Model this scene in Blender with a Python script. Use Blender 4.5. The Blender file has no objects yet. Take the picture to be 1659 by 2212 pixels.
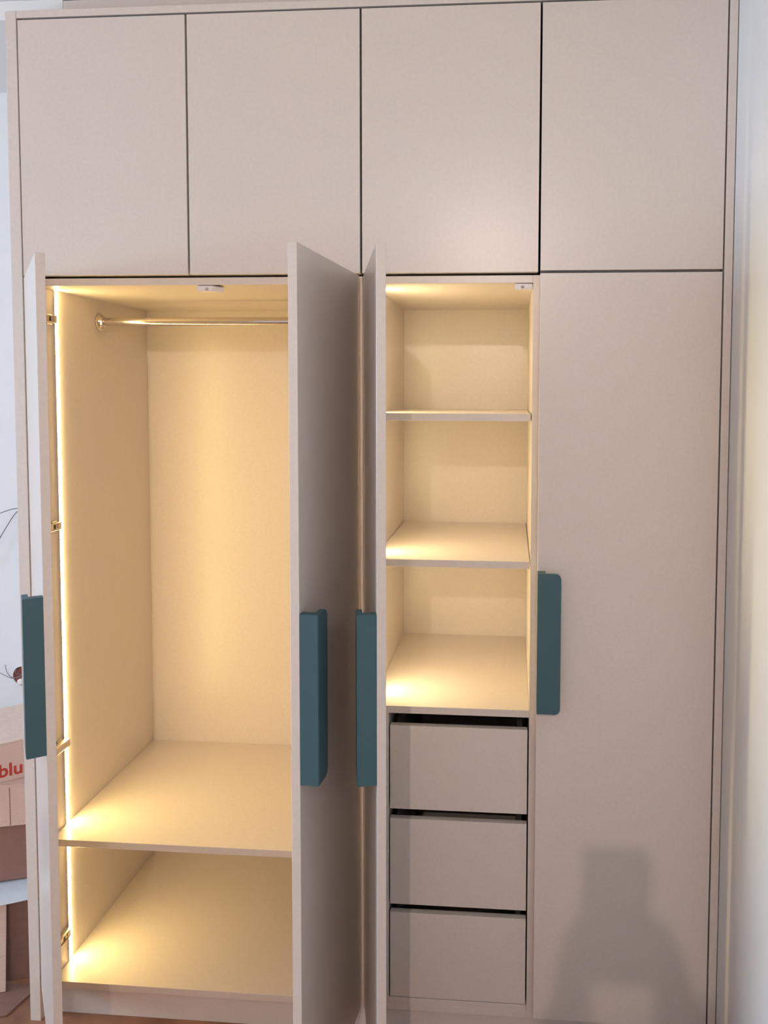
import bpy, bmesh, math, random
from mathutils import Vector, Matrix
random.seed(7)
R = math.radians
scene = bpy.context.scene
COL = scene.collection

# ------------------------------------------------------------------ camera
FPX, PX, PY = 1693.5, 977.97, 942.26          # focal length and principal point in pixels of the 1659 x 2212 frame
cam_d = bpy.data.cameras.new('camera')
cam = bpy.data.objects.new('camera', cam_d)
COL.objects.link(cam)
cam_d.sensor_fit = 'VERTICAL'
cam_d.sensor_height = 36.0
cam_d.sensor_width = 27.0
cam_d.lens = FPX / 2212 * 36.0
cam_d.shift_x = -(PX - 829.5) / 2212
cam_d.shift_y = -(1106 - PY) / 2212
cam_d.clip_start = 0.01
CAM = Vector((1.2015, -1.8536, 1.6206))
yaw, pitch, roll = 0.0765, -0.0536, -0.0041
fwd = Vector((-math.sin(yaw) * math.cos(pitch), math.cos(yaw) * math.cos(pitch), math.sin(pitch)))
right = Vector((math.cos(yaw), math.sin(yaw), 0))
down = fwd.cross(right)
r2 = math.cos(roll) * right + math.sin(roll) * down
d2 = -math.sin(roll) * right + math.cos(roll) * down
m = Matrix((r2, -d2, -fwd)).transposed().to_4x4()
m.translation = CAM
cam.matrix_world = m
scene.camera = cam

# ------------------------------------------------------------------ world, daylight, exposure
world = bpy.data.worlds.new('world')
scene.world = world
world.use_nodes = True
world.node_tree.nodes['Background'].inputs[0].default_value = (0.62, 0.76, 1.0, 1)
world.node_tree.nodes['Background'].inputs[1].default_value = 1.0

WIN_Y0, WIN_Y1, WIN_Z0, WIN_Z1, WALL_L = -2.05, -0.65, 0.90, 2.30, -3.5
sun_d = bpy.data.lights.new('window_daylight', 'AREA')
sun_d.shape = 'RECTANGLE'
sun_d.size = WIN_Z1 - WIN_Z0 - 0.12
sun_d.size_y = WIN_Y1 - WIN_Y0 - 0.12
sun_d.energy = 102
sun_d.color = (0.70, 0.87, 1.04)
sun = bpy.data.objects.new('window_daylight', sun_d)
COL.objects.link(sun)
sun.location = (WALL_L - 0.05, (WIN_Y0 + WIN_Y1) / 2, (WIN_Z0 + WIN_Z1) / 2)
sun.rotation_euler = (0, R(-90), 0)
LAMP_POWER = 80.0
BULB_R = 0.016
LAMP_COLOR = (1.0, 0.82, 0.69)
LED_STRENGTH = 72.0
LED2_STRENGTH = 86.0
LED2_COLOR = (1.0, 0.79, 0.40)
LED_COLOR = (1.0, 0.73, 0.28)

vs = scene.view_settings
vs.view_transform = 'Standard'
vs.look = 'None'
vs.gamma = 1.0
vs.use_curve_mapping = False
vs.exposure = 0.0
scene.cycles.max_bounces = 7
scene.cycles.glossy_bounces = 3
scene.cycles.transmission_bounces = 2
scene.cycles.caustics_reflective = False
scene.cycles.caustics_refractive = False

# ------------------------------------------------------------------ materials
def lin(c):
    return tuple(((v / 255) / 12.92 if v <= 10 else (((v / 255) + 0.055) / 1.055) ** 2.4) for v in c)

MATS = {}
def mat(name, rgb, rough=0.5, metal=0.0, noise=0.0, scale=40.0, bump=0.0, bscale=400.0, spec=0.5, stretch=None):
    """principled material whose colour wanders a little through procedural noise"""
    ma = bpy.data.materials.new(name)
    ma.use_nodes = True
    nt = ma.node_tree
    b = nt.nodes['Principled BSDF']
    c = lin(rgb)
    b.inputs['Roughness'].default_value = rough
    b.inputs['Metallic'].default_value = metal
    b.inputs['Specular IOR Level'].default_value = spec
    tc = nt.nodes.new('ShaderNodeTexCoord')
    mp = nt.nodes.new('ShaderNodeMapping')
    if stretch:
        mp.inputs['Scale'].default_value = stretch
    nt.links.new(tc.outputs['Object'], mp.inputs['Vector'])
    n = nt.nodes.new('ShaderNodeTexNoise')
    n.inputs['Scale'].default_value = scale
    n.inputs['Detail'].default_value = 6
    nt.links.new(mp.outputs['Vector'], n.inputs['Vector'])
    ramp = nt.nodes.new('ShaderNodeValToRGB')
    lo = tuple(max(0, v * (1 - noise)) for v in c)
    hi = tuple(min(1, v * (1 + noise)) for v in c)
    ramp.color_ramp.elements[0].color = (*lo, 1)
    ramp.color_ramp.elements[1].color = (*hi, 1)
    ramp.color_ramp.elements[0].position = 0.3
    ramp.color_ramp.elements[1].position = 0.7
    nt.links.new(n.outputs['Fac'], ramp.inputs['Fac'])
    nt.links.new(ramp.outputs['Color'], b.inputs['Base Color'])
    if bump:
        n2 = nt.nodes.new('ShaderNodeTexNoise')
        n2.inputs['Scale'].default_value = bscale
        n2.inputs['Detail'].default_value = 3
        nt.links.new(mp.outputs['Vector'], n2.inputs['Vector'])
        bp = nt.nodes.new('ShaderNodeBump')
        bp.inputs['Strength'].default_value = bump
        bp.inputs['Distance'].default_value = 0.001
        nt.links.new(n2.outputs['Fac'], bp.inputs['Height'])
        nt.links.new(bp.outputs['Normal'], b.inputs['Normal'])
    MATS[name] = ma
    return ma

def emit(name, rgb, strength):
    ma = bpy.data.materials.new(name)
    ma.use_nodes = True
    nt = ma.node_tree
    nt.nodes.remove(nt.nodes['Principled BSDF'])
    e = nt.nodes.new('ShaderNodeEmission')
    e.inputs['Color'].default_value = (*rgb, 1)
    e.inputs['Strength'].default_value = strength
    nt.links.new(e.outputs[0], nt.nodes['Material Output'].inputs['Surface'])
    MATS[name] = ma
    return ma

BOARD = mat('greige_laminate', (219, 209, 202), 0.29, noise=0.03, scale=120, bump=0.05, bscale=900)
EDGE = mat('greige_edge_band', (204, 190, 180), 0.45, noise=0.02, scale=120)
TEAL = mat('teal_lacquer', (60, 94, 103), 0.5, noise=0.05, scale=300, bump=0.05, bscale=1500)
CHROME = mat('chrome', (216, 208, 202), 0.13, metal=1.0, noise=0.02)
STEEL = mat('hinge_steel', (214, 204, 196), 0.34, metal=1.0, noise=0.04)
RECESS_SHADE = mat('recess_shade', (40, 32, 30), 0.5, noise=0.1)  # dark colour painted for the shade in slots, holes and gaps
PLASTIC = mat('white_plastic', (232, 226, 226), 0.35, noise=0.01)
LENS = mat('grey_lens', (186, 172, 176), 0.3, noise=0.02)
GREYBOX = mat('grey_drawer_steel', (92, 90, 90), 0.45, noise=0.03)
PAINT = mat('white_wall_paint', (226, 228, 231), 0.8, noise=0.015, scale=12, bump=0.15, bscale=180)
CEIL = mat('white_ceiling_paint', (232, 234, 236), 0.85, noise=0.01, scale=10, bump=0.1, bscale=150)
FLOOR = mat('dusty_brown_floor', (150, 107, 82), 0.7, noise=0.34, scale=9, bump=0.3, bscale=60)
CARD = mat('kraft_cardboard', (222, 196, 183), 0.8, noise=0.06, scale=60, bump=0.15, bscale=300, stretch=(1, 1, 6))
CARD_SHADED = mat('shaded_cardboard', (150, 116, 104), 0.85, noise=0.08, scale=60, bump=0.15, bscale=300, stretch=(1, 1, 6))  # brown darkened for the shade on the middle box; also the crease strip
CARD3 = mat('dark_cardboard', (138, 104, 92), 0.85, noise=0.08, scale=50, bump=0.15, bscale=300)
RED = mat('red_print', (196, 66, 56), 0.7, noise=0.12, scale=160)
FILM = mat('pale_plastic_film', (206, 216, 224), 0.3, noise=0.03, scale=40)
CABLE = mat('grey_green_cable', (74, 84, 84), 0.5, noise=0.06)
CABLE2 = mat('grey_cable', (150, 142, 142), 0.5, noise=0.06)
CLAY = mat('red_brown_back_box', (122, 62, 52), 0.7, noise=0.12, scale=90)
SKIN = mat('skin', (206, 158, 132), 0.55, noise=0.04)
CLOTH = mat('dark_shirt', (60, 62, 74), 0.85, noise=0.1, scale=200)
TROUSERS = mat('grey_trousers', (78, 78, 84), 0.85, noise=0.1, scale=200)
HAIR = mat('dark_hair', (42, 34, 30), 0.6, noise=0.15, scale=120)
PHONE = mat('black_phone', (26, 26, 30), 0.3, noise=0.03)
LED = emit('warm_led', LED_COLOR, LED_STRENGTH)
LED2 = emit('warm_led_shelves', LED2_COLOR, LED2_STRENGTH)
BULB = emit('warm_bulb', LAMP_COLOR, LAMP_POWER / (math.pi * 4 * math.pi * BULB_R ** 2))

# ------------------------------------------------------------------ builders
def link(name, bm, material, parent=None, loc=(0, 0, 0), rotz=0.0, smooth=False):
    me = bpy.data.meshes.new(name)
    bm.normal_update()
    bm.to_mesh(me)
    bm.free()
    if smooth:
        for p in me.polygons:
            p.use_smooth = True
    for ma in (material if isinstance(material, (list, tuple)) else [material]):
        me.materials.append(ma)
    o = bpy.data.objects.new(name, me)
    COL.objects.link(o)
    if parent:
        o.parent = parent
    o.location = loc
    o.rotation_euler = (0, 0, rotz)
    return o

def tag(o, label=None, cat=None, group=None, kind=None):
    if label: o['label'] = label
    if cat: o['category'] = cat
    if group: o['group'] = group
    if kind: o['kind'] = kind
    return o

def thing(name, label, cat, loc=(0, 0, 0), rotz=0.0, group=None):
    o = bpy.data.objects.new(name, None)
    o.empty_display_size = 0.05
    COL.objects.link(o)
    o.location = loc
    o.rotation_euler = (0, 0, rotz)
    return tag(o, label, cat, group)

def bm_box(bm, x0, x1, y0, y1, z0, z1, bevel=0.0):
    vs_ = [bm.verts.new((x, y, z)) for x in (x0, x1) for y in (y0, y1) for z in (z0, z1)]
    a, b, c, d, e, f, g, h = vs_
    fs = [bm.faces.new(q) for q in ((a, b, d, c), (e, g, h, f), (a, e, f, b), (c, d, h, g), (a, c, g, e), (b, f, h, d))]
    if bevel > 0:
        es = list({ed for fa in fs for ed in fa.edges})
        bmesh.ops.bevel(bm, geom=es, offset=bevel, segments=1, affect='EDGES')
    return vs_

def box(name, x0, x1, y0, y1, z0, z1, material, parent=None, bevel=0.0006):
    """box in world coordinates under an unrotated parent; its origin at its own base centre"""
    bm = bmesh.new()
    cx, cy = (x0 + x1) / 2, (y0 + y1) / 2
    bm_box(bm, x0 - cx, x1 - cx, y0 - cy, y1 - cy, 0, z1 - z0, bevel)
    p = parent.location if parent else Vector((0, 0, 0))
    return link(name, bm, material, parent, (cx - p.x, cy - p.y, z0 - p.z))

def lbox(name, x0, x1, y0, y1, z0, z1, material, parent, bevel=0.0006):
    """box in the local coordinates of its parent"""
    bm = bmesh.new()
    cx, cy = (x0 + x1) / 2, (y0 + y1) / 2
    bm_box(bm, x0 - cx, x1 - cx, y0 - cy, y1 - cy, 0, z1 - z0, bevel)
    return link(name, bm, material, parent, (cx, cy, z0))

def bm_cyl(bm, p0, p1, r, seg=16, r1=None, cap=True):
    p0, p1 = Vector(p0), Vector(p1)
    r1 = r if r1 is None else r1
    ax = (p1 - p0).normalized()
    u = ax.orthogonal().normalized()
    w = ax.cross(u)
    A = [bm.verts.new(p0 + r * (math.cos(t) * u + math.sin(t) * w)) for t in [2 * math.pi * i / seg for i in range(seg)]]
    B = [bm.verts.new(p1 + r1 * (math.cos(t) * u + math.sin(t) * w)) for t in [2 * math.pi * i / seg for i in range(seg)]]
    for i in range(seg):
        bm.faces.new((A[i], A[(i + 1) % seg], B[(i + 1) % seg], B[i]))
    if cap:
        bm.faces.new(A[::-1])
        bm.faces.new(B)

def bm_lathe(bm, prof, origin, axis, seg=28):
    """profile of (distance along the axis, radius) turned about the axis"""
    ax = Vector(axis).normalized()
    u = ax.orthogonal().normalized()
    w = ax.cross(u)
    o = Vector(origin)
    rings = []
    for d, r in prof:
        rings.append([bm.verts.new(o + d * ax + r * (math.cos(2 * math.pi * i / seg) * u + math.sin(2 * math.pi * i / seg) * w)) for i in range(seg)])
    for a, b in zip(rings, rings[1:]):
        for i in range(seg):
            bm.faces.new((a[i], a[(i + 1) % seg], b[(i + 1) % seg], b[i]))
    bm.faces.new(rings[0][::-1])
    bm.faces.new(rings[-1])

def bm_tube(bm, pts, r, seg=8):
    pts = [Vector(p) for p in pts]
    # smooth the path (Catmull-Rom)
    path = []
    for i in range(len(pts) - 1):
        p0, p1, p2, p3 = pts[max(i - 1, 0)], pts[i], pts[i + 1], pts[min(i + 2, len(pts) - 1)]
        for k in range(6):
            t = k / 6
            path.append(0.5 * ((2 * p1) + (p2 - p0) * t + (2 * p0 - 5 * p1 + 4 * p2 - p3) * t * t + (3 * p1 - p0 - 3 * p2 + p3) * t ** 3))
    path.append(pts[-1])
    rings = []
    u = None
    for i, p in enumerate(path):
        ta = (path[min(i + 1, len(path) - 1)] - path[max(i - 1, 0)]).normalized()
        u = ta.orthogonal().normalized() if u is None else (u - ta * u.dot(ta)).normalized()
        w = ta.cross(u)
        rings.append([bm.verts.new(p + r * (math.cos(2 * math.pi * k / seg) * u + math.sin(2 * math.pi * k / seg) * w)) for k in range(seg)])
    for a, b in zip(rings, rings[1:]):
        for k in range(seg):
            bm.faces.new((a[k], a[(k + 1) % seg], b[(k + 1) % seg], b[k]))
    bm.faces.new(rings[0][::-1])
    bm.faces.new(rings[-1])

# ------------------------------------------------------------------ the room
CEIL_Z, BACK_Y, WALL_R, ROOM_Y = 2.585, 0.612, 1.7015, -4.3
def struct(name, x0, x1, y0, y1, z0, z1, material, bevel=0.0):
    return tag(box(name, x0, x1, y0, y1, z0, z1, material, None, bevel), kind='structure')
struct('floor', WALL_L - 0.15, WALL_R + 0.15, ROOM_Y - 0.15, BACK_Y + 0.15, -0.1, 0.0, FLOOR)
struct('ceiling', WALL_L - 0.15, WALL_R + 0.15, ROOM_Y - 0.15, BACK_Y + 0.15, CEIL_Z, CEIL_Z + 0.1, CEIL)
struct('wall_back', WALL_L - 0.15, WALL_R + 0.15, BACK_Y, BACK_Y + 0.15, 0.0, CEIL_Z, PAINT)
struct('wall_right', WALL_R, WALL_R + 0.15, ROOM_Y, BACK_Y, 0.0, CEIL_Z, PAINT)
struct('wall_front', WALL_L - 0.15, WALL_R + 0.15, ROOM_Y - 0.15, ROOM_Y, 0.0, CEIL_Z, PAINT)
# left wall with the window opening: four pieces of one mesh
bm = bmesh.new()
xa, xb = WALL_L - 0.15, WALL_L
bm_box(bm, xa, xb, ROOM_Y, WIN_Y0, 0, CEIL_Z)
bm_box(bm, xa, xb, WIN_Y1, BACK_Y, 0, CEIL_Z)
bm_box(bm, xa, xb, WIN_Y0, WIN_Y1, 0, WIN_Z0)
bm_box(bm, xa, xb, WIN_Y0, WIN_Y1, WIN_Z1, CEIL_Z)
tag(link('wall_left', bm, PAINT), kind='structure')
bm = bmesh.new()
t = 0.05
xf0, xf1 = WALL_L - 0.12, WALL_L - 0.07
bm_box(bm, xf0, xf1, WIN_Y0, WIN_Y0 + t, WIN_Z0, WIN_Z1)
bm_box(bm, xf0, xf1, WIN_Y1 - t, WIN_Y1, WIN_Z0, WIN_Z1)
bm_box(bm, xf0, xf1, WIN_Y0 + t, WIN_Y1 - t, WIN_Z0, WIN_Z0 + t)
bm_box(bm, xf0, xf1, WIN_Y0 + t, WIN_Y1 - t, WIN_Z1 - t, WIN_Z1)
tag(link('window_1', bm, PLASTIC), kind='structure')

# ------------------------------------------------------------------ the wardrobe
W = 0.42                       # one door module
G = 0.0025                     # half a gap between neighbouring doors
T = 0.018                      # board thickness
FY = 0.0                       # door fronts
CY = 0.020                     # carcass front
DY = 0.6065                    # inner face of the back panel
ZB, ZM0, ZM1, ZT, ZC = 0.092, 1.9015, 1.906, 2.5165, 2.5385

side = box('side_panel', -0.0285, -0.0008, FY, BACK_Y - 0.001, 0.0, ZC, BOARD)
tag(side, 'tall narrow greige end panel closing the left side of the wardrobe', 'panel')
fill = box('filler_strip', 4 * W + 0.0012, 1.6995, FY, 0.04, 0.0, ZC + 0.04, BOARD)
tag(fill, 'tall thin greige filler strip between the right door and the white wall', 'panel')
crown = box('crown_strip', 0.0, 4 * W + 0.0008, FY, 0.06, ZT + 0.0045, ZC, BOARD)
tag(crown, 'thin horizontal greige strip along the top of the wardrobe', 'panel')
board = box('ceiling_filler', 0.092, 4 * W, 0.045, 0.063, ZC + 0.0005, CEIL_Z - 0.004, BOARD)
tag(board, 'recessed greige board between the wardrobe top and the ceiling', 'panel')
struct('added_trim_1', -0.12, 0.0915, 0.045, 0.063, ZC + 0.0005, CEIL_Z - 0.0005, CEIL)  # white board added to brighten the dark gap left of the filler
plinth = box('plinth', 0.0, 4 * W + 0.001, CY + 0.014, CY + 0.032, 0.0, 0.0755, BOARD)
tag(plinth, 'long low greige plinth board under the wardrobe standing on the floor', 'plinth')

def handle(door, free_x, s, z0, z1, edge):
    """teal L-shaped pull: a foot along the free edge and a plate with two rounded corners.
       s = +1 when the plate runs towards local +x"""
    wd, th, dep, rad = 0.0545, 0.0115, 0.0375, 0.013
    out = []
    pts = [(0, z0), (wd - rad, z0)]
    for k in range(1, 7):
        a = -math.pi / 2 + math.pi / 2 * k / 6
        pts.append((wd - rad + rad * math.cos(a), z0 + rad + rad * math.sin(a)))
    for k in range(0, 7):
        a = math.pi / 2 * k / 6
        pts.append((wd - rad + rad * math.cos(a), z1 - rad + rad * math.sin(a)))
    pts.append((0, z1))
    # cross-section by rows: foot back, foot/plate, plate front
    bm = bmesh.new()
    def prism(poly, ya, yb):
        A = [bm.verts.new((free_x + s * x, ya, z)) for x, z in poly]
        B = [bm.verts.new((free_x + s * x, yb, z)) for x, z in poly]
        n = len(A)
        fs = [bm.faces.new(A), bm.faces.new(B[::-1])]
        for i in range(n):
            fs.append(bm.faces.new((A[i], B[i], B[(i + 1) % n], A[(i + 1) % n])))
        return fs, A
    fs, A = prism(pts, -dep, -dep + th)
    front = [e for e in bm.edges if all(abs(v.co.y + dep) < 1e-6 for v in e.verts)]
    bmesh.ops.bevel(bm, geom=front, offset=0.0012, segments=2, affect='EDGES')
    fw = 0.0185
    prism([(0, z0), (fw, z0), (fw, z1), (0, z1)], -dep + th, -0.0002)
    bmesh.ops.recalc_face_normals(bm, faces=bm.faces)
    o = link('handle', bm, TEAL, door)
    tag(o, edge)
    return o

def door(parent, hinge_x, width, z0, z1, hinge, angle, name='door', pull=None):
    """slab door; local x runs from the hinge edge, outer face at local y = 0, base at local z = 0"""
    sgn = 1 if hinge == 'left' else -1
    bm = bmesh.new()
    xs = sorted((0, sgn * width))
    bm_box(bm, xs[0], xs[1], 0, T, 0, z1 - z0, 0.0007)
    p = parent.location
    o = link(name, bm, BOARD, parent, (hinge_x - p.x, FY - p.y, z0 - p.z), -sgn * R(angle))
    if pull:
        handle(o, sgn * width, -sgn, 0.8694 - z0, 1.202 - z0, pull)
    return o

def carcass(parent, x0, x1, z0, z1, back=True):
    box('side', x0, x0 + T, CY, DY, z0, z1, BOARD, parent)
    box('side', x1 - T, x1, CY, DY, z0, z1, BOARD, parent)
    box('top', x0 + T, x1 - T, CY, DY, z1 - T, z1, BOARD, parent)
    box('bottom', x0 + T, x1 - T, CY, DY, z0, z0 + T, BOARD, parent)
    box('back_panel', x0, x1, DY, DY + 0.003, z0, z1, BOARD, parent, 0)

ZLB = 0.076                    # underside of the lower carcasses
ZLT = 1.9015                   # their tops

# ---- left: hanging cabinet with two doors
XL0, XL1 = 0.004, 0.8395
hang = thing('hanging_cabinet', 'lit greige wardrobe cabinet with a chrome rail and two doors swung open', 'cabinet', (XL0, CY, ZLB))
carcass(hang, XL0, XL1, ZLB, ZLT)
box('shelf', XL0 + T + 0.0005, XL1 - T - 0.0005, CY + 0.002, DY - 0.0005, 0.454, 0.472, BOARD, hang)
door(hang, 0.003, W - 2 * G - 0.001, ZB, ZM0 - 0.0005, 'left', 54.3, pull='teal pull handle')
door(hang, 2 * W - 0.0052, W - 2 * G - 0.001, ZB, ZM0 - 0.0005, 'right', 85.2, pull='teal pull handle')

def hinge(parent, wall_x, z, cover=False):
    """concealed hinge arm fixed to the inside of the left cabinet wall"""
    p = parent.location
    bm = bmesh.new()
    x0 = wall_x + 0.0005
    bm_box(bm, x0, x0 + 0.003, 0.058, 0.080, z - 0.0125, z + 0.0125, 0.0006)        # mounting plate
    if cover:
        bm_box(bm, x0 + 0.003, x0 + 0.021, 0.026, 0.0885, z - 0.0095, z + 0.0095, 0.002)
    else:
        bm_box(bm, x0 + 0.003, x0 + 0.013, 0.030, 0.0875, z - 0.0095, z - 0.0078, 0.0004)
        bm_box(bm, x0 + 0.003, x0 + 0.013, 0.030, 0.0875, z + 0.0078, z + 0.0095, 0.0004)
        bm_box(bm, x0 + 0.003, x0 + 0.010, 0.030, 0.0875, z - 0.0078, z + 0.0078, 0.0)
    bm_box(bm, x0 - 0.002, x0 + 0.012, 0.012, 0.030, z - 0.007, z + 0.007, 0.001)   # knuckle towards the door
    for v in bm.verts:
        v.co -= p
    h = link('hinge', bm, STEEL, parent)
    tag(h, 'chrome door hinge')
    if not cover:
        bm = bmesh.new()
        bm_box(bm, x0 + 0.0101, x0 + 0.0106, 0.054, 0.062, z - 0.0055, z + 0.0055, 0)
        for v in bm.verts:
            v.co -= p
        link('slot_shade', bm, RECESS_SHADE, h)  # dark patch drawn as the shade in the arm's recess
        bm = bmesh.new()
        bm_cyl(bm, (x0 + 0.010, 0.075, z), (x0 + 0.0125, 0.075, z), 0.0055, 14)
        for v in bm.verts:
            v.co -= p
        link('screw', bm, STEEL, h)

for z, c in ((1.807, False), (1.276, False), (0.699, True), (0.182, False)):
    hinge(hang, XL0 + T, z, c)

# ---- middle: shelves above three drawers, one door open
XM0, XM1 = 0.8405, 1.2645
shelfcab = thing('shelf_cabinet', 'lit narrow cabinet with open shelves above three drawers', 'cabinet', (XM0, CY, ZLB))
carcass(shelfcab, XM0, XM1, ZLB, ZLT)
for zs in (1.574, 1.2164):
    box('shelf', XM0 + T + 0.001, XM1 - T - 0.0025, CY + 0.012, DY - 0.0005, zs - T, zs, BOARD, shelfcab)
box('shelf', XM0 + T + 0.0002, XM1 - T - 0.0002, CY, DY - 0.0005, 0.8544 - T, 0.8544, BOARD, shelfcab)
box('drawer_spacer', XM0 + T + 0.0002, 0.9025, CY, DY - 0.05, ZLB + T + 0.0002, 0.836, BOARD, shelfcab)
door(shelfcab, 2 * W + 0.0052, W - 2 * G - 0.001, ZB, ZM0 - 0.0005, 'left', 75.8, pull='teal pull handle')
box('bottom_rail', 0.9027, XM1 - T - 0.0004, CY, CY + T, ZLB + T + 0.0003, 0.1085, BOARD, shelfcab)
for z0, z1 in ((0.1105, 0.3285), (0.3505, 0.5695), (0.5945, 0.8055)):
    p = shelfcab.location
    xd0, xd1 = 0.9055, 1.2432
    bm = bmesh.new()
    bm_box(bm, 0, xd1 - xd0, 0, T, 0, z1 - z0, 0.0007)
    dr = link('drawer', bm, BOARD, shelfcab, (xd0 - p.x, CY + 0.0005 - p.y, z0 - p.z))
    wd, hg = xd1 - xd0, z1 - z0
    for xs in (0.012, wd - 0.012 - 0.013):
        lbox('drawer_side', xs, xs + 0.013, T, 0.50, 0.02, hg - 0.004, GREYBOX, dr)
    lbox('drawer_bottom', 0.025, wd - 0.025, T, 0.50, 0.02, 0.036, BOARD, dr)
    lbox('drawer_back', 0.025, wd - 0.025, 0.487, 0.50, 0.036, hg - 0.03, GREYBOX, dr)

# ---- right: closed cabinet
XR0, XR1 = 1.2655, 1.6785
closed = thing('closed_cabinet', 'tall closed greige cabinet with a teal handle below the topmost right door', 'cabinet', (XR0, CY, ZLB))
carcass(closed, XR0, XR1, ZLB, ZLT)
door(closed, 4 * W - G, W - 2 * G, ZB, ZM0 + 0.0015, 'right', 0, pull='teal pull handle')

# ---- upper cabinets, one door each
names = ('closed upper cabinet above the chrome rail, leftmost of the top row',
         'closed upper cabinet above the hinge of the open middle door, second of the top row',
         'closed upper cabinet above the open lit shelves, third of the top row',
         'closed upper cabinet above the closed tall door, rightmost of the top row')
for k in range(4):
    xa, xb = k * W + 0.003, (k + 1) * W - 0.003
    u = thing('upper_cabinet', names[k], 'cabinet', (xa, CY, ZM1 + 0.001), group='upper cabinets in the top row')
    carcass(u, xa, xb, ZM1 + 0.001, ZT)
    door(u, k * W + G, W - 2 * G, ZM1 + (0.003 if k == 3 else 0), ZT, 'left', 0)

# ------------------------------------------------------------------ LED profiles
def led(label, wall_x, pieces, glow, y0=0.0905, y1=0.1095):
    t_ = thing('led_strip', label, 'light strip', (wall_x, (y0 + y1) / 2, pieces[0][0]), group='warm light strips in the cabinets')
    for z0, z1 in pieces:
        box('profile', wall_x + 0.0001, wall_x + 0.0009, y0 - 0.001, y1 + 0.001, z0, z1, PLASTIC, t_, 0)
        box('light_stop_lip', wall_x + 0.0009, wall_x + 0.0038, y0 - 0.001, y0 + 0.0006, z0, z1, PLASTIC, t_, 0)  # lip added to block light spilling towards the cabinet front
        # bar-shaped diffuser with one slanted edge turned towards the back of the cabinet
        bm = bmesh.new()
        sec = [(0.0010, 0.0008), (0.0045, 0.0008), (0.0045, 0.0130), (0.0010, y1 - y0)]
        A = [bm.verts.new((x, y, 0.001)) for x, y in sec]
        B = [bm.verts.new((x, y, z1 - z0 - 0.001)) for x, y in sec]
        bm.faces.new(A)
        bm.faces.new(B[::-1])
        for i in range(4):
            bm.faces.new((A[i], B[i], B[(i + 1) % 4], A[(i + 1) % 4]))
        bmesh.ops.recalc_face_normals(bm, faces=bm.faces)
        o = link('diffuser', bm, glow, t_, (0, -(y1 - y0) / 2, z0 - pieces[0][0]))
        tag(o, 'glowing warm white diffuser')
led('glowing warm LED strip on the side wall of the cabinet with the chrome rail', XL0 + T, [(0.4725, 1.883), (0.0945, 0.4535)], LED)
led('warm LED strip lighting the open shelves, hidden behind the narrow middle door', XM0 + T, [(0.8550, 1.1980), (1.2170, 1.5555), (1.5745, 1.883)], LED2, 0.102, 0.121)

# ------------------------------------------------------------------ clothes rail
RX0, RX1, RY, RZ = XL0 + T, XL1 - T, 0.317, 1.822
rail = thing('clothes_rail', 'chrome clothes rail with round end flanges under the cabinet top', 'rail', (RX0, RY, RZ))
bm = bmesh.new()
bm_cyl(bm, (0.004, 0, 0), (RX1 - RX0 - 0.004, 0, 0), 0.0122, 32)
link('rod', bm, CHROME, rail, smooth=False)
for sx in (0, 1):
    bm = bmesh.new()
    prof = [(0.0003, 0.0255), (0.0025, 0.0255), (0.0045, 0.0235), (0.0055, 0.0195), (0.010, 0.0172), (0.016, 0.0165), (0.0165, 0.0125)]
    if sx == 0:
        bm_lathe(bm, prof, (0, 0, 0), (1, 0, 0))
    else:
        bm_lathe(bm, prof, (RX1 - RX0, 0, 0), (-1, 0, 0))
    fl = link('flange', bm, CHROME, rail)
    if sx == 0:
        bm = bmesh.new()
        bm_cyl(bm, (0.012, -0.0115, -0.0145), (0.012, -0.0165, -0.0185), 0.003, 10)
        link('grub_screw', bm, STEEL, fl)

for o in rail.children:
    for p in o.data.polygons:
        p.use_smooth = True
    mod = o.modifiers.new('edge', 'EDGE_SPLIT')
    mod.split_angle = R(35)

# ------------------------------------------------------------------ motion sensors
def sensor(label, loc, rotz, outline, h):
    t_ = thing('motion_sensor', label, 'sensor', loc, rotz, 'white motion sensors under the cabinet tops')
    bm = bmesh.new()
    A = [bm.verts.new((x, y, -h)) for x, y in outline]
    B = [bm.verts.new((x, y, -0.0012)) for x, y in outline]
    n = len(A)
    bm.faces.new(A[::-1]); bm.faces.new(B)
    for i in range(n):
        bm.faces.new((A[i], A[(i + 1) % n], B[(i + 1) % n], B[i]))
    bmesh.ops.recalc_face_normals(bm, faces=bm.faces)
    bmesh.ops.bevel(bm, geom=list(bm.edges), offset=0.0012, segments=2, affect='EDGES')
    link('housing', bm, PLASTIC, t_)
    bm = bmesh.new()
    cx = sum(x for x, _ in outline) / n
    bm_lathe(bm, [(0, 0.0042), (0.0012, 0.004), (0.002, 0.0025), (0.0024, 0.0006)], (cx - 0.002, outline[0][1] + 0.0003, -h * 0.62), (0, -1, -0.35), 16)
    link('lens', bm, LENS, t_)
    bm = bmesh.new()
    ys = [y for _, y in outline]
    bm_box(bm, min(x for x, _ in outline) + 0.003, max(x for x, _ in outline) - 0.003, min(ys) + 0.002, max(ys) - 0.002, -0.0011, -0.0001)
    link('gap_shade', bm, RECESS_SHADE, t_)  # dark sheet stands for the shadow gap above the housing
sensor('white motion sensor with a cut corner at the top of the cabinet with the rail', (0.459, 0.031, ZLT - T), 0,
       [(-0.029, -0.009), (0.010, -0.009), (0.031, 0.016), (-0.020, 0.016)], 0.015)
sensor('white motion sensor in the top corner above the open shelves', (1.2245, 0.033, ZLT - T), 0,
       [(-0.0215, -0.010), (0.0205, -0.010), (0.0205, 0.016), (-0.0215, 0.016)], 0.015)

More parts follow.
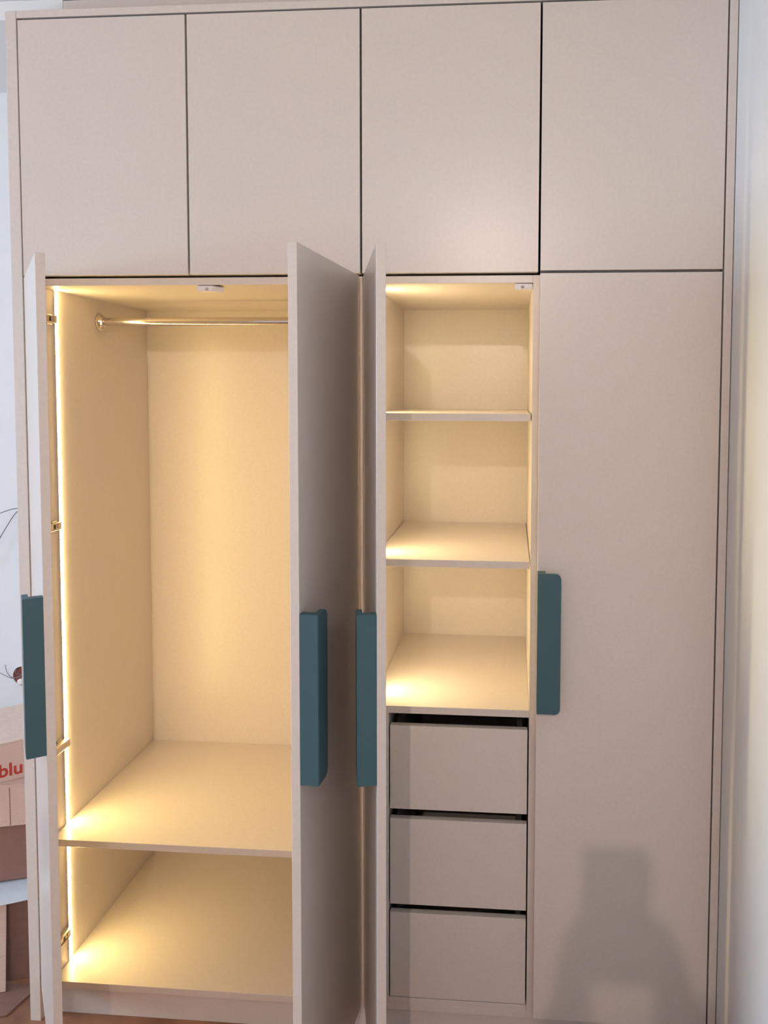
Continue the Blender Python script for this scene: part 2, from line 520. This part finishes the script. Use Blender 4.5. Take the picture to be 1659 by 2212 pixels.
# ------------------------------------------------------------------ things left of the wardrobe
def carton(name, label, corner, ang, wd, dp, z0, z1, material, flap_gap=0.004, group=None):
    """closed carton; corner = front right bottom corner, front runs to local -x, depth to local +y"""
    t_ = thing(name, label, 'box', (corner[0], corner[1], z0), ang, group)
    h = z1 - z0
    bm = bmesh.new()
    th = 0.004
    bm_box(bm, -wd, 0, 0, th, 0, h - 0.005, 0.0008)
    bm_box(bm, -wd, 0, dp - th, dp, 0, h - 0.005, 0.0008)
    bm_box(bm, -wd, -wd + th, th, dp - th, 0, h - 0.005, 0.0008)
    bm_box(bm, -th, 0, th, dp - th, 0, h - 0.005, 0.0008)
    bm_box(bm, -wd + th, -th, th, dp - th, 0, th)
    link('body', bm, material, t_)
    return t_, h

# top carton, with the lettering
A1 = R(39.8)
top_c, h = carton('cardboard_box', 'pale cardboard box with red lettering, topmost of the stack beside the wardrobe', (-0.062, 0.249), A1, 0.35, 0.278, 0.551, 0.66, CARD)
lbox('lid', -0.3505, 0.0005, -0.0005, 0.2785, h - 0.005, h, CARD, top_c, 0.001)
bm = bmesh.new()
pts = [(-0.184 + 0.0105 * math.cos(a), -0.0006, h - 0.0055 + 0.0135 * math.sin(a)) for a in [math.pi + math.pi * k / 12 for k in range(13)]]
vv = [bm.verts.new(p) for p in pts]
ww = [bm.verts.new((x, 0.0005, z)) for x, _, z in pts]
bm.faces.new(vv); bm.faces.new(ww[::-1])
for i in range(13):
    bm.faces.new((vv[i], ww[i], ww[(i + 1) % 13], vv[(i + 1) % 13]))
bmesh.ops.recalc_face_normals(bm, faces=bm.faces)
tag(link('grip_hole_shade', bm, RECESS_SHADE, top_c), 'dark half-round patch painted for the shade in a grip hole')  # dark half-disc laid on the face as the shade inside a hole
cu = bpy.data.curves.new('lettering', 'FONT')
cu.body = 'blum'
cu.size = 0.050
cu.extrude = 0.0003
cu.offset = 0.0011
tmp = bpy.data.objects.new('tmp_text', cu)
COL.objects.link(tmp)
bpy.context.view_layer.update()
dg = bpy.context.evaluated_depsgraph_get()
tm = bpy.data.meshes.new_from_object(tmp.evaluated_get(dg))
bpy.data.objects.remove(tmp)
tm.name = 'lettering'
tm.materials.clear()
tm.materials.append(RED)
let = bpy.data.objects.new('lettering', tm)
COL.objects.link(let)
let.parent = top_c
let.location = (-0.1735, -0.0005, 0.0150)
let.rotation_euler = (R(90), 0, 0)
tag(let, 'red printed lettering')

c2, h = carton('cardboard_box', 'pinkish brown cardboard box right under the box with red lettering', (-0.036, 0.165), R(16), 0.36, 0.30, 0.437, 0.5505, CARD)
for a, b in ((-0.36, -0.1815), (-0.1785, 0)):
    lbox('flap', a, b, 0, 0.30, h - 0.005, h, CARD, c2, 0.0008)
bm = bmesh.new()
bm_box(bm, -0.128, -0.126, -0.0008, 0.0002, 0.002, h - 0.006)
link('crease', bm, CARD_SHADED, c2)
c3, h = carton('cardboard_box', 'brown cardboard box painted darker for shade in the middle of the stack, above the pale film', (-0.036, 0.195), R(20), 0.34, 0.28, 0.275, 0.4365, CARD_SHADED)
for a, b in ((-0.34, -0.1715), (-0.1685, 0)):
    lbox('flap', a, b, 0, 0.28, h - 0.005, h, CARD_SHADED, c3, 0.0008)

# crumpled film lying on the lowest box
bm = bmesh.new()
NX, NY = 14, 8
grid = []
for i in range(NX):
    row = []
    for j in range(NY):
        u, v = i / (NX - 1), j / (NY - 1)
        x = -0.34 + 0.36 * u
        y = -0.04 + 0.26 * v
        droop = -0.016 * max(0, 1 - v * 5) ** 1.5
        z = 0.003 + droop + 0.003 * math.sin(7 * u + 3 * v) * (1 - v)
        row.append(bm.verts.new((x, y + 0.006 * math.sin(9 * u), z)))
    grid.append(row)
for i in range(NX - 1):
    for j in range(NY - 1):
        bm.faces.new((grid[i][j], grid[i + 1][j], grid[i + 1][j + 1], grid[i][j + 1]))
ext = bmesh.ops.extrude_face_region(bm, geom=bm.faces[:])
for v in [g for g in ext['geom'] if isinstance(g, bmesh.types.BMVert)]:
    v.co.z += 0.0015
bmesh.ops.recalc_face_normals(bm, faces=bm.faces)
film = link('plastic_film', bm, FILM, None, (-0.055, 0.150, 0.2665), R(18), smooth=True)
tag(film, 'pale bluish sheet of packing film squeezed between two cardboard boxes', 'packaging')

c4, h = carton('cardboard_box', 'dark brown cardboard box standing on the floor, lowest of the stack', (-0.036, 0.170), R(18), 0.36, 0.30, 0.0005, 0.262, CARD3)
for a, b in ((-0.36, -0.1815), (-0.1785, 0)):
    lbox('flap', a, b, 0, 0.30, h - 0.005, h, CARD3, c4, 0.0008)
bm = bmesh.new()
bm_box(bm, -0.19, 0.0, -0.002, 0.002, 0.0, 0.235, 0.001)
flap = link('cardboard_sheet', bm, CARD, None, (-0.151, 0.082, 0.0055), R(20))
flap.rotation_euler = (R(-7), 0, R(20))
tag(flap, 'pale cardboard sheet leaning upright against the lowest box', 'cardboard')
bm = bmesh.new()
pl = [(-0.33, 0.10), (-0.075, 0.115), (-0.098, 0.005), (-0.36, -0.07)]
A = [bm.verts.new((x, y, 0.0008)) for x, y in pl]
B = [bm.verts.new((x, y, 0.0048)) for x, y in pl]
bm.faces.new(A); bm.faces.new(B[::-1])
for i in range(4):
    bm.faces.new((A[i], B[i], B[(i + 1) % 4], A[(i + 1) % 4]))
bmesh.ops.recalc_face_normals(bm, faces=bm.faces)
tag(link('cardboard_flap', bm, CARD3), 'flat grey brown cardboard piece lying on the floor beside the wardrobe', 'cardboard')

# loose cables and the wall box
YW = BACK_Y - 0.003
bm = bmesh.new()
bm_tube(bm, [(-0.415, YW, 1.2375), (-0.435, YW - 0.012, 1.2375), (-0.457, YW - 0.022, 1.231), (-0.490, YW - 0.03, 1.216), (-0.54, YW - 0.03, 1.18), (-0.56, YW - 0.02, 1.10)], 0.0011)
tag(link('loose_cable', bm, CABLE), 'thin dark cable arching away from the wall beside the wardrobe', 'cable')
bm = bmesh.new()
bm_tube(bm, [(-0.4195, YW, 1.232), (-0.432, YW - 0.01, 1.223), (-0.455, YW - 0.016, 1.187), (-0.490, YW - 0.02, 1.127), (-0.53, YW - 0.015, 1.05)], 0.0012)
tag(link('loose_cable', bm, CABLE), 'thin dark cable hanging steeply down the wall below the arching one', 'cable')
bm = bmesh.new()
bm_tube(bm, [(-0.4205, YW, 1.228), (-0.4225, YW - 0.008, 1.215), (-0.4185, YW - 0.008, 1.195)], 0.0012)
tag(link('loose_cable', bm, CABLE2), 'short brown cable stub at the wall right beside the end panel', 'cable')

jb = thing('wall_box', 'round open electrical wall box with loose grey wires beside the wardrobe', 'electrical box', (-0.430, BACK_Y, 0.672))
bm = bmesh.new()
bm_lathe(bm, [(0.0003, 0.032), (0.0012, 0.032), (0.0016, 0.0305)], (0, 0, 0), (0, -1, 0), 24)
link('cavity', bm, CLAY, jb)
bm = bmesh.new()
prof = []
for a, b, r0, r1 in ((0.0005, 0.005, 0.0325, 0.0345),):
    seg = 28
    ring = []
    for d, r in ((a, r1), (b, r1), (b, r0), (a, r0)):
        ring.append([bm.verts.new((r * math.cos(2 * math.pi * i / seg), -d, r * math.sin(2 * math.pi * i / seg))) for i in range(seg)])
    for q in range(4):
        p_, n_ = ring[q], ring[(q + 1) % 4]
        for i in range(seg):
            bm.faces.new((p_[i], p_[(i + 1) % seg], n_[(i + 1) % seg], n_[i]))
    bmesh.ops.recalc_face_normals(bm, faces=bm.faces)
link('rim', bm, PAINT, jb)
bm = bmesh.new()
bm_lathe(bm, [(0.001, 0.012), (0.010, 0.011), (0.013, 0.007)], (-0.004, 0, -0.020), (0, -1, 0.1), 18)
link('connector', bm, PLASTIC, jb)
for pts_ in ([(-0.008, -0.001, -0.004), (-0.03, -0.012, -0.006), (-0.05, -0.02, 0.006), (-0.072, -0.02, 0.016)],
             [(-0.006, -0.001, 0.000), (-0.026, -0.014, -0.004), (-0.042, -0.02, 0.016), (-0.048, -0.02, 0.042)],
             [(-0.004, -0.001, 0.004), (-0.018, -0.012, 0.012), (-0.012, -0.018, 0.026)]):
    bm = bmesh.new()
    bm_tube(bm, pts_, 0.0012)
    link('wire', bm, CABLE2, jb)

# ------------------------------------------------------------------ ceiling lamp behind the viewpoint (bare bulb)
LX, LY, LZ = 1.022, -3.40, 2.530
lamp = thing('ceiling_lamp', 'bare round bulb in a white ceiling socket behind the viewpoint', 'lamp', (LX, LY, CEIL_Z))
bm = bmesh.new()
bm_lathe(bm, [(0.0005, 0.045), (0.010, 0.043), (0.014, 0.022), (0.034, 0.017), (0.0375, 0.012)], (0, 0, 0), (0, 0, -1), 24)
link('socket', bm, PLASTIC, lamp)
bm = bmesh.new()
bmesh.ops.create_icosphere(bm, subdivisions=3, radius=BULB_R)
link('bulb', bm, BULB, lamp, (0, 0, LZ - CEIL_Z), smooth=True)

# ------------------------------------------------------------------ the person taking the picture, and the phone
PXC, PZ1 = 1.2195, 1.6275
ph = thing('phone', 'black phone held upright in front of the wardrobe', 'phone', (PXC, -1.862, PZ1 - 0.150))
bm = bmesh.new()
vv = []
wd, hh, rr = 0.0375, 0.150, 0.009
outl = []
for cx_, cz_, a0 in ((wd - rr, rr, -90), (wd - rr, hh - rr, 0), (-wd + rr, hh - rr, 90), (-wd + rr, rr, 180)):
    for k in range(6):
        a = R(a0 + 90 * k / 5)
        outl.append((cx_ + rr * math.cos(a), cz_ + rr * math.sin(a)))
A = [bm.verts.new((x, 0.0, z)) for x, z in outl]
B = [bm.verts.new((x, -0.008, z)) for x, z in outl]
bm.faces.new(A); bm.faces.new(B[::-1])
n = len(A)
for i in range(n):
    bm.faces.new((A[i], B[i], B[(i + 1) % n], A[(i + 1) % n]))
bmesh.ops.recalc_face_normals(bm, faces=bm.faces)
link('shell', bm, PHONE, ph)

def skin_body(name, chains, material, parent=None, levels=2):
    """one continuous skinned surface grown over a skeleton of joints; chains share joints by name"""
    idx, co, rad, ed = {}, [], [], []
    for ch in chains:
        prev = None
        for key, p, r in ch:
            if key not in idx:
                idx[key] = len(co); co.append(p); rad.append(r)
            if prev is not None:
                ed.append((idx[prev], idx[key]))
            prev = key
    me = bpy.data.meshes.new(name)
    me.from_pydata(co, ed, [])
    o = bpy.data.objects.new(name, me)
    COL.objects.link(o)
    sk = o.modifiers.new('skin', 'SKIN')
    sk.use_smooth_shade = True
    for i, v in enumerate(me.skin_vertices[0].data):
        v.radius = (rad[i], rad[i])
        v.use_root = (i == 0)
    sb = o.modifiers.new('sub', 'SUBSURF')
    sb.levels = sb.render_levels = levels
    bpy.context.view_layer.update()
    dg_ = bpy.context.evaluated_depsgraph_get()
    me2 = bpy.data.meshes.new_from_object(o.evaluated_get(dg_))
    me2.name = name
    o.modifiers.clear()
    o.data = me2
    for ma in material:
        me2.materials.append(ma)
    for p in me2.polygons:
        p.use_smooth = True
    if parent:
        o.parent = parent
    return o

BX, BY = 1.25, -2.36
def J(k, x, y, z, r): return (k, (x, y, z), r)
pel = J('pel', BX, BY, 0.96, 0.125)
chest = J('chest', BX, BY, 1.28, 0.125)
neck0 = J('neck0', BX, BY - 0.01, 1.43, 0.06)
chains = [[pel, J('waist', BX, BY, 1.10, 0.115), chest, neck0, J('neck1', BX, BY + 0.01, 1.49, 0.052),
           J('head0', BX, BY + 0.03, 1.55, 0.075), J('head1', BX, BY + 0.02, 1.625, 0.085), J('head2', BX, BY + 0.01, 1.675, 0.065)],
          [J('head1', 0, 0, 0, 0), J('nose', BX, BY + 0.125, 1.585, 0.012)]]
HP = {-1: Vector((1.184, -1.892, 1.500)), 1: Vector((1.263, -1.892, 1.500))}
for s in (-1, 1):
    n_ = 'l' if s < 0 else 'r'
    hx = BX + s * 0.10
    chains.append([pel, J('hip' + n_, hx, BY, 0.90, 0.088), J('knee' + n_, hx + s * 0.01, BY + 0.02, 0.50, 0.06), J('ank' + n_, hx + s * 0.01, BY - 0.02, 0.09, 0.042),
                   J('foot' + n_, hx + s * 0.02, BY + 0.08, 0.042, 0.04), J('toe' + n_, hx + s * 0.025, BY + 0.17, 0.033, 0.03)])
    W_ = HP[s]
    palm0 = J('wrist' + n_, W_.x + s * 0.022, W_.y - 0.045, W_.z - 0.052, 0.028)
    palm1 = J('palm' + n_, W_.x + s * 0.012, W_.y - 0.008, W_.z - 0.004, 0.022)
    chains.append([chest, J('sho' + n_, BX + s * 0.175, BY + 0.01, 1.39, 0.065), J('elb' + n_, BX + (-0.33 if s < 0 else 0.29), BY + 0.27, 1.295, 0.050), palm0, palm1])
    for f in range(4):
        zf = W_.z + 0.034 - 0.0185 * f
        ln = (0.9, 1.0, 0.95, 0.75)[f]
        chains.append([palm1, J('k%d%s' % (f, n_), W_.x + s * 0.012, W_.y + 0.030, zf, 0.0092),
                       J('m%d%s' % (f, n_), W_.x - s * 0.014 * ln, W_.y + 0.0425, zf + 0.002, 0.0084),
                       J('t%d%s' % (f, n_), W_.x - s * 0.033 * ln, W_.y + 0.0405, zf + 0.002, 0.0074)])
    chains.append([palm0, J('th0' + n_, W_.x + s * 0.006, W_.y - 0.012, W_.z + 0.012, 0.0105), J('th1' + n_, W_.x - s * 0.012, W_.y + 0.010, W_.z + 0.030, 0.009),
                   J('th2' + n_, W_.x - s * 0.020, W_.y + 0.013, W_.z + 0.048, 0.008)])
body = skin_body('person', chains, [SKIN, CLOTH, TROUSERS])
tag(body, 'person in dark shirt holding a phone up with both hands, standing behind the viewpoint', 'person')
for p in body.data.polygons:
    c = p.center
    if c.z < 0.98:
        p.material_index = 2 if c.z > 0.07 else 1
    elif c.z < 1.45 and not (c.y > BY + 0.30):
        p.material_index = 1
bm = bmesh.new()
bmesh.ops.create_uvsphere(bm, u_segments=20, v_segments=12, radius=1.0)
for v in bm.verts:
    v.co = Vector((v.co.x * 0.098, v.co.y * 0.105 - 0.025, v.co.z * 0.09 + 0.035 - (0.05 if v.co.y < 0 and v.co.z < 0 else 0)))
link('hair', bm, HAIR, body, (BX, BY + 0.02, 1.66), smooth=True)
for s in (-1, 1):
    bm = bmesh.new()
    bmesh.ops.create_uvsphere(bm, u_segments=12, v_segments=8, radius=0.011)
    link('eye', bm, PLASTIC, body, (BX + s * 0.032, BY + 0.103, 1.61), smooth=True)
    bm = bmesh.new()
    bmesh.ops.create_uvsphere(bm, u_segments=12, v_segments=8, radius=1)
    for v in bm.verts:
        v.co = Vector((v.co.x * 0.012, v.co.y * 0.02, v.co.z * 0.032))
    link('ear', bm, SKIN, body, (BX + s * 0.094, BY + 0.025, 1.595), smooth=True)
bm = bmesh.new()
bmesh.ops.create_uvsphere(bm, u_segments=12, v_segments=6, radius=1)
for v in bm.verts:
    v.co = Vector((v.co.x * 0.024, v.co.y * 0.008, v.co.z * 0.006))
link('mouth', bm, RED, body, (BX, BY + 0.103, 1.545), smooth=True)
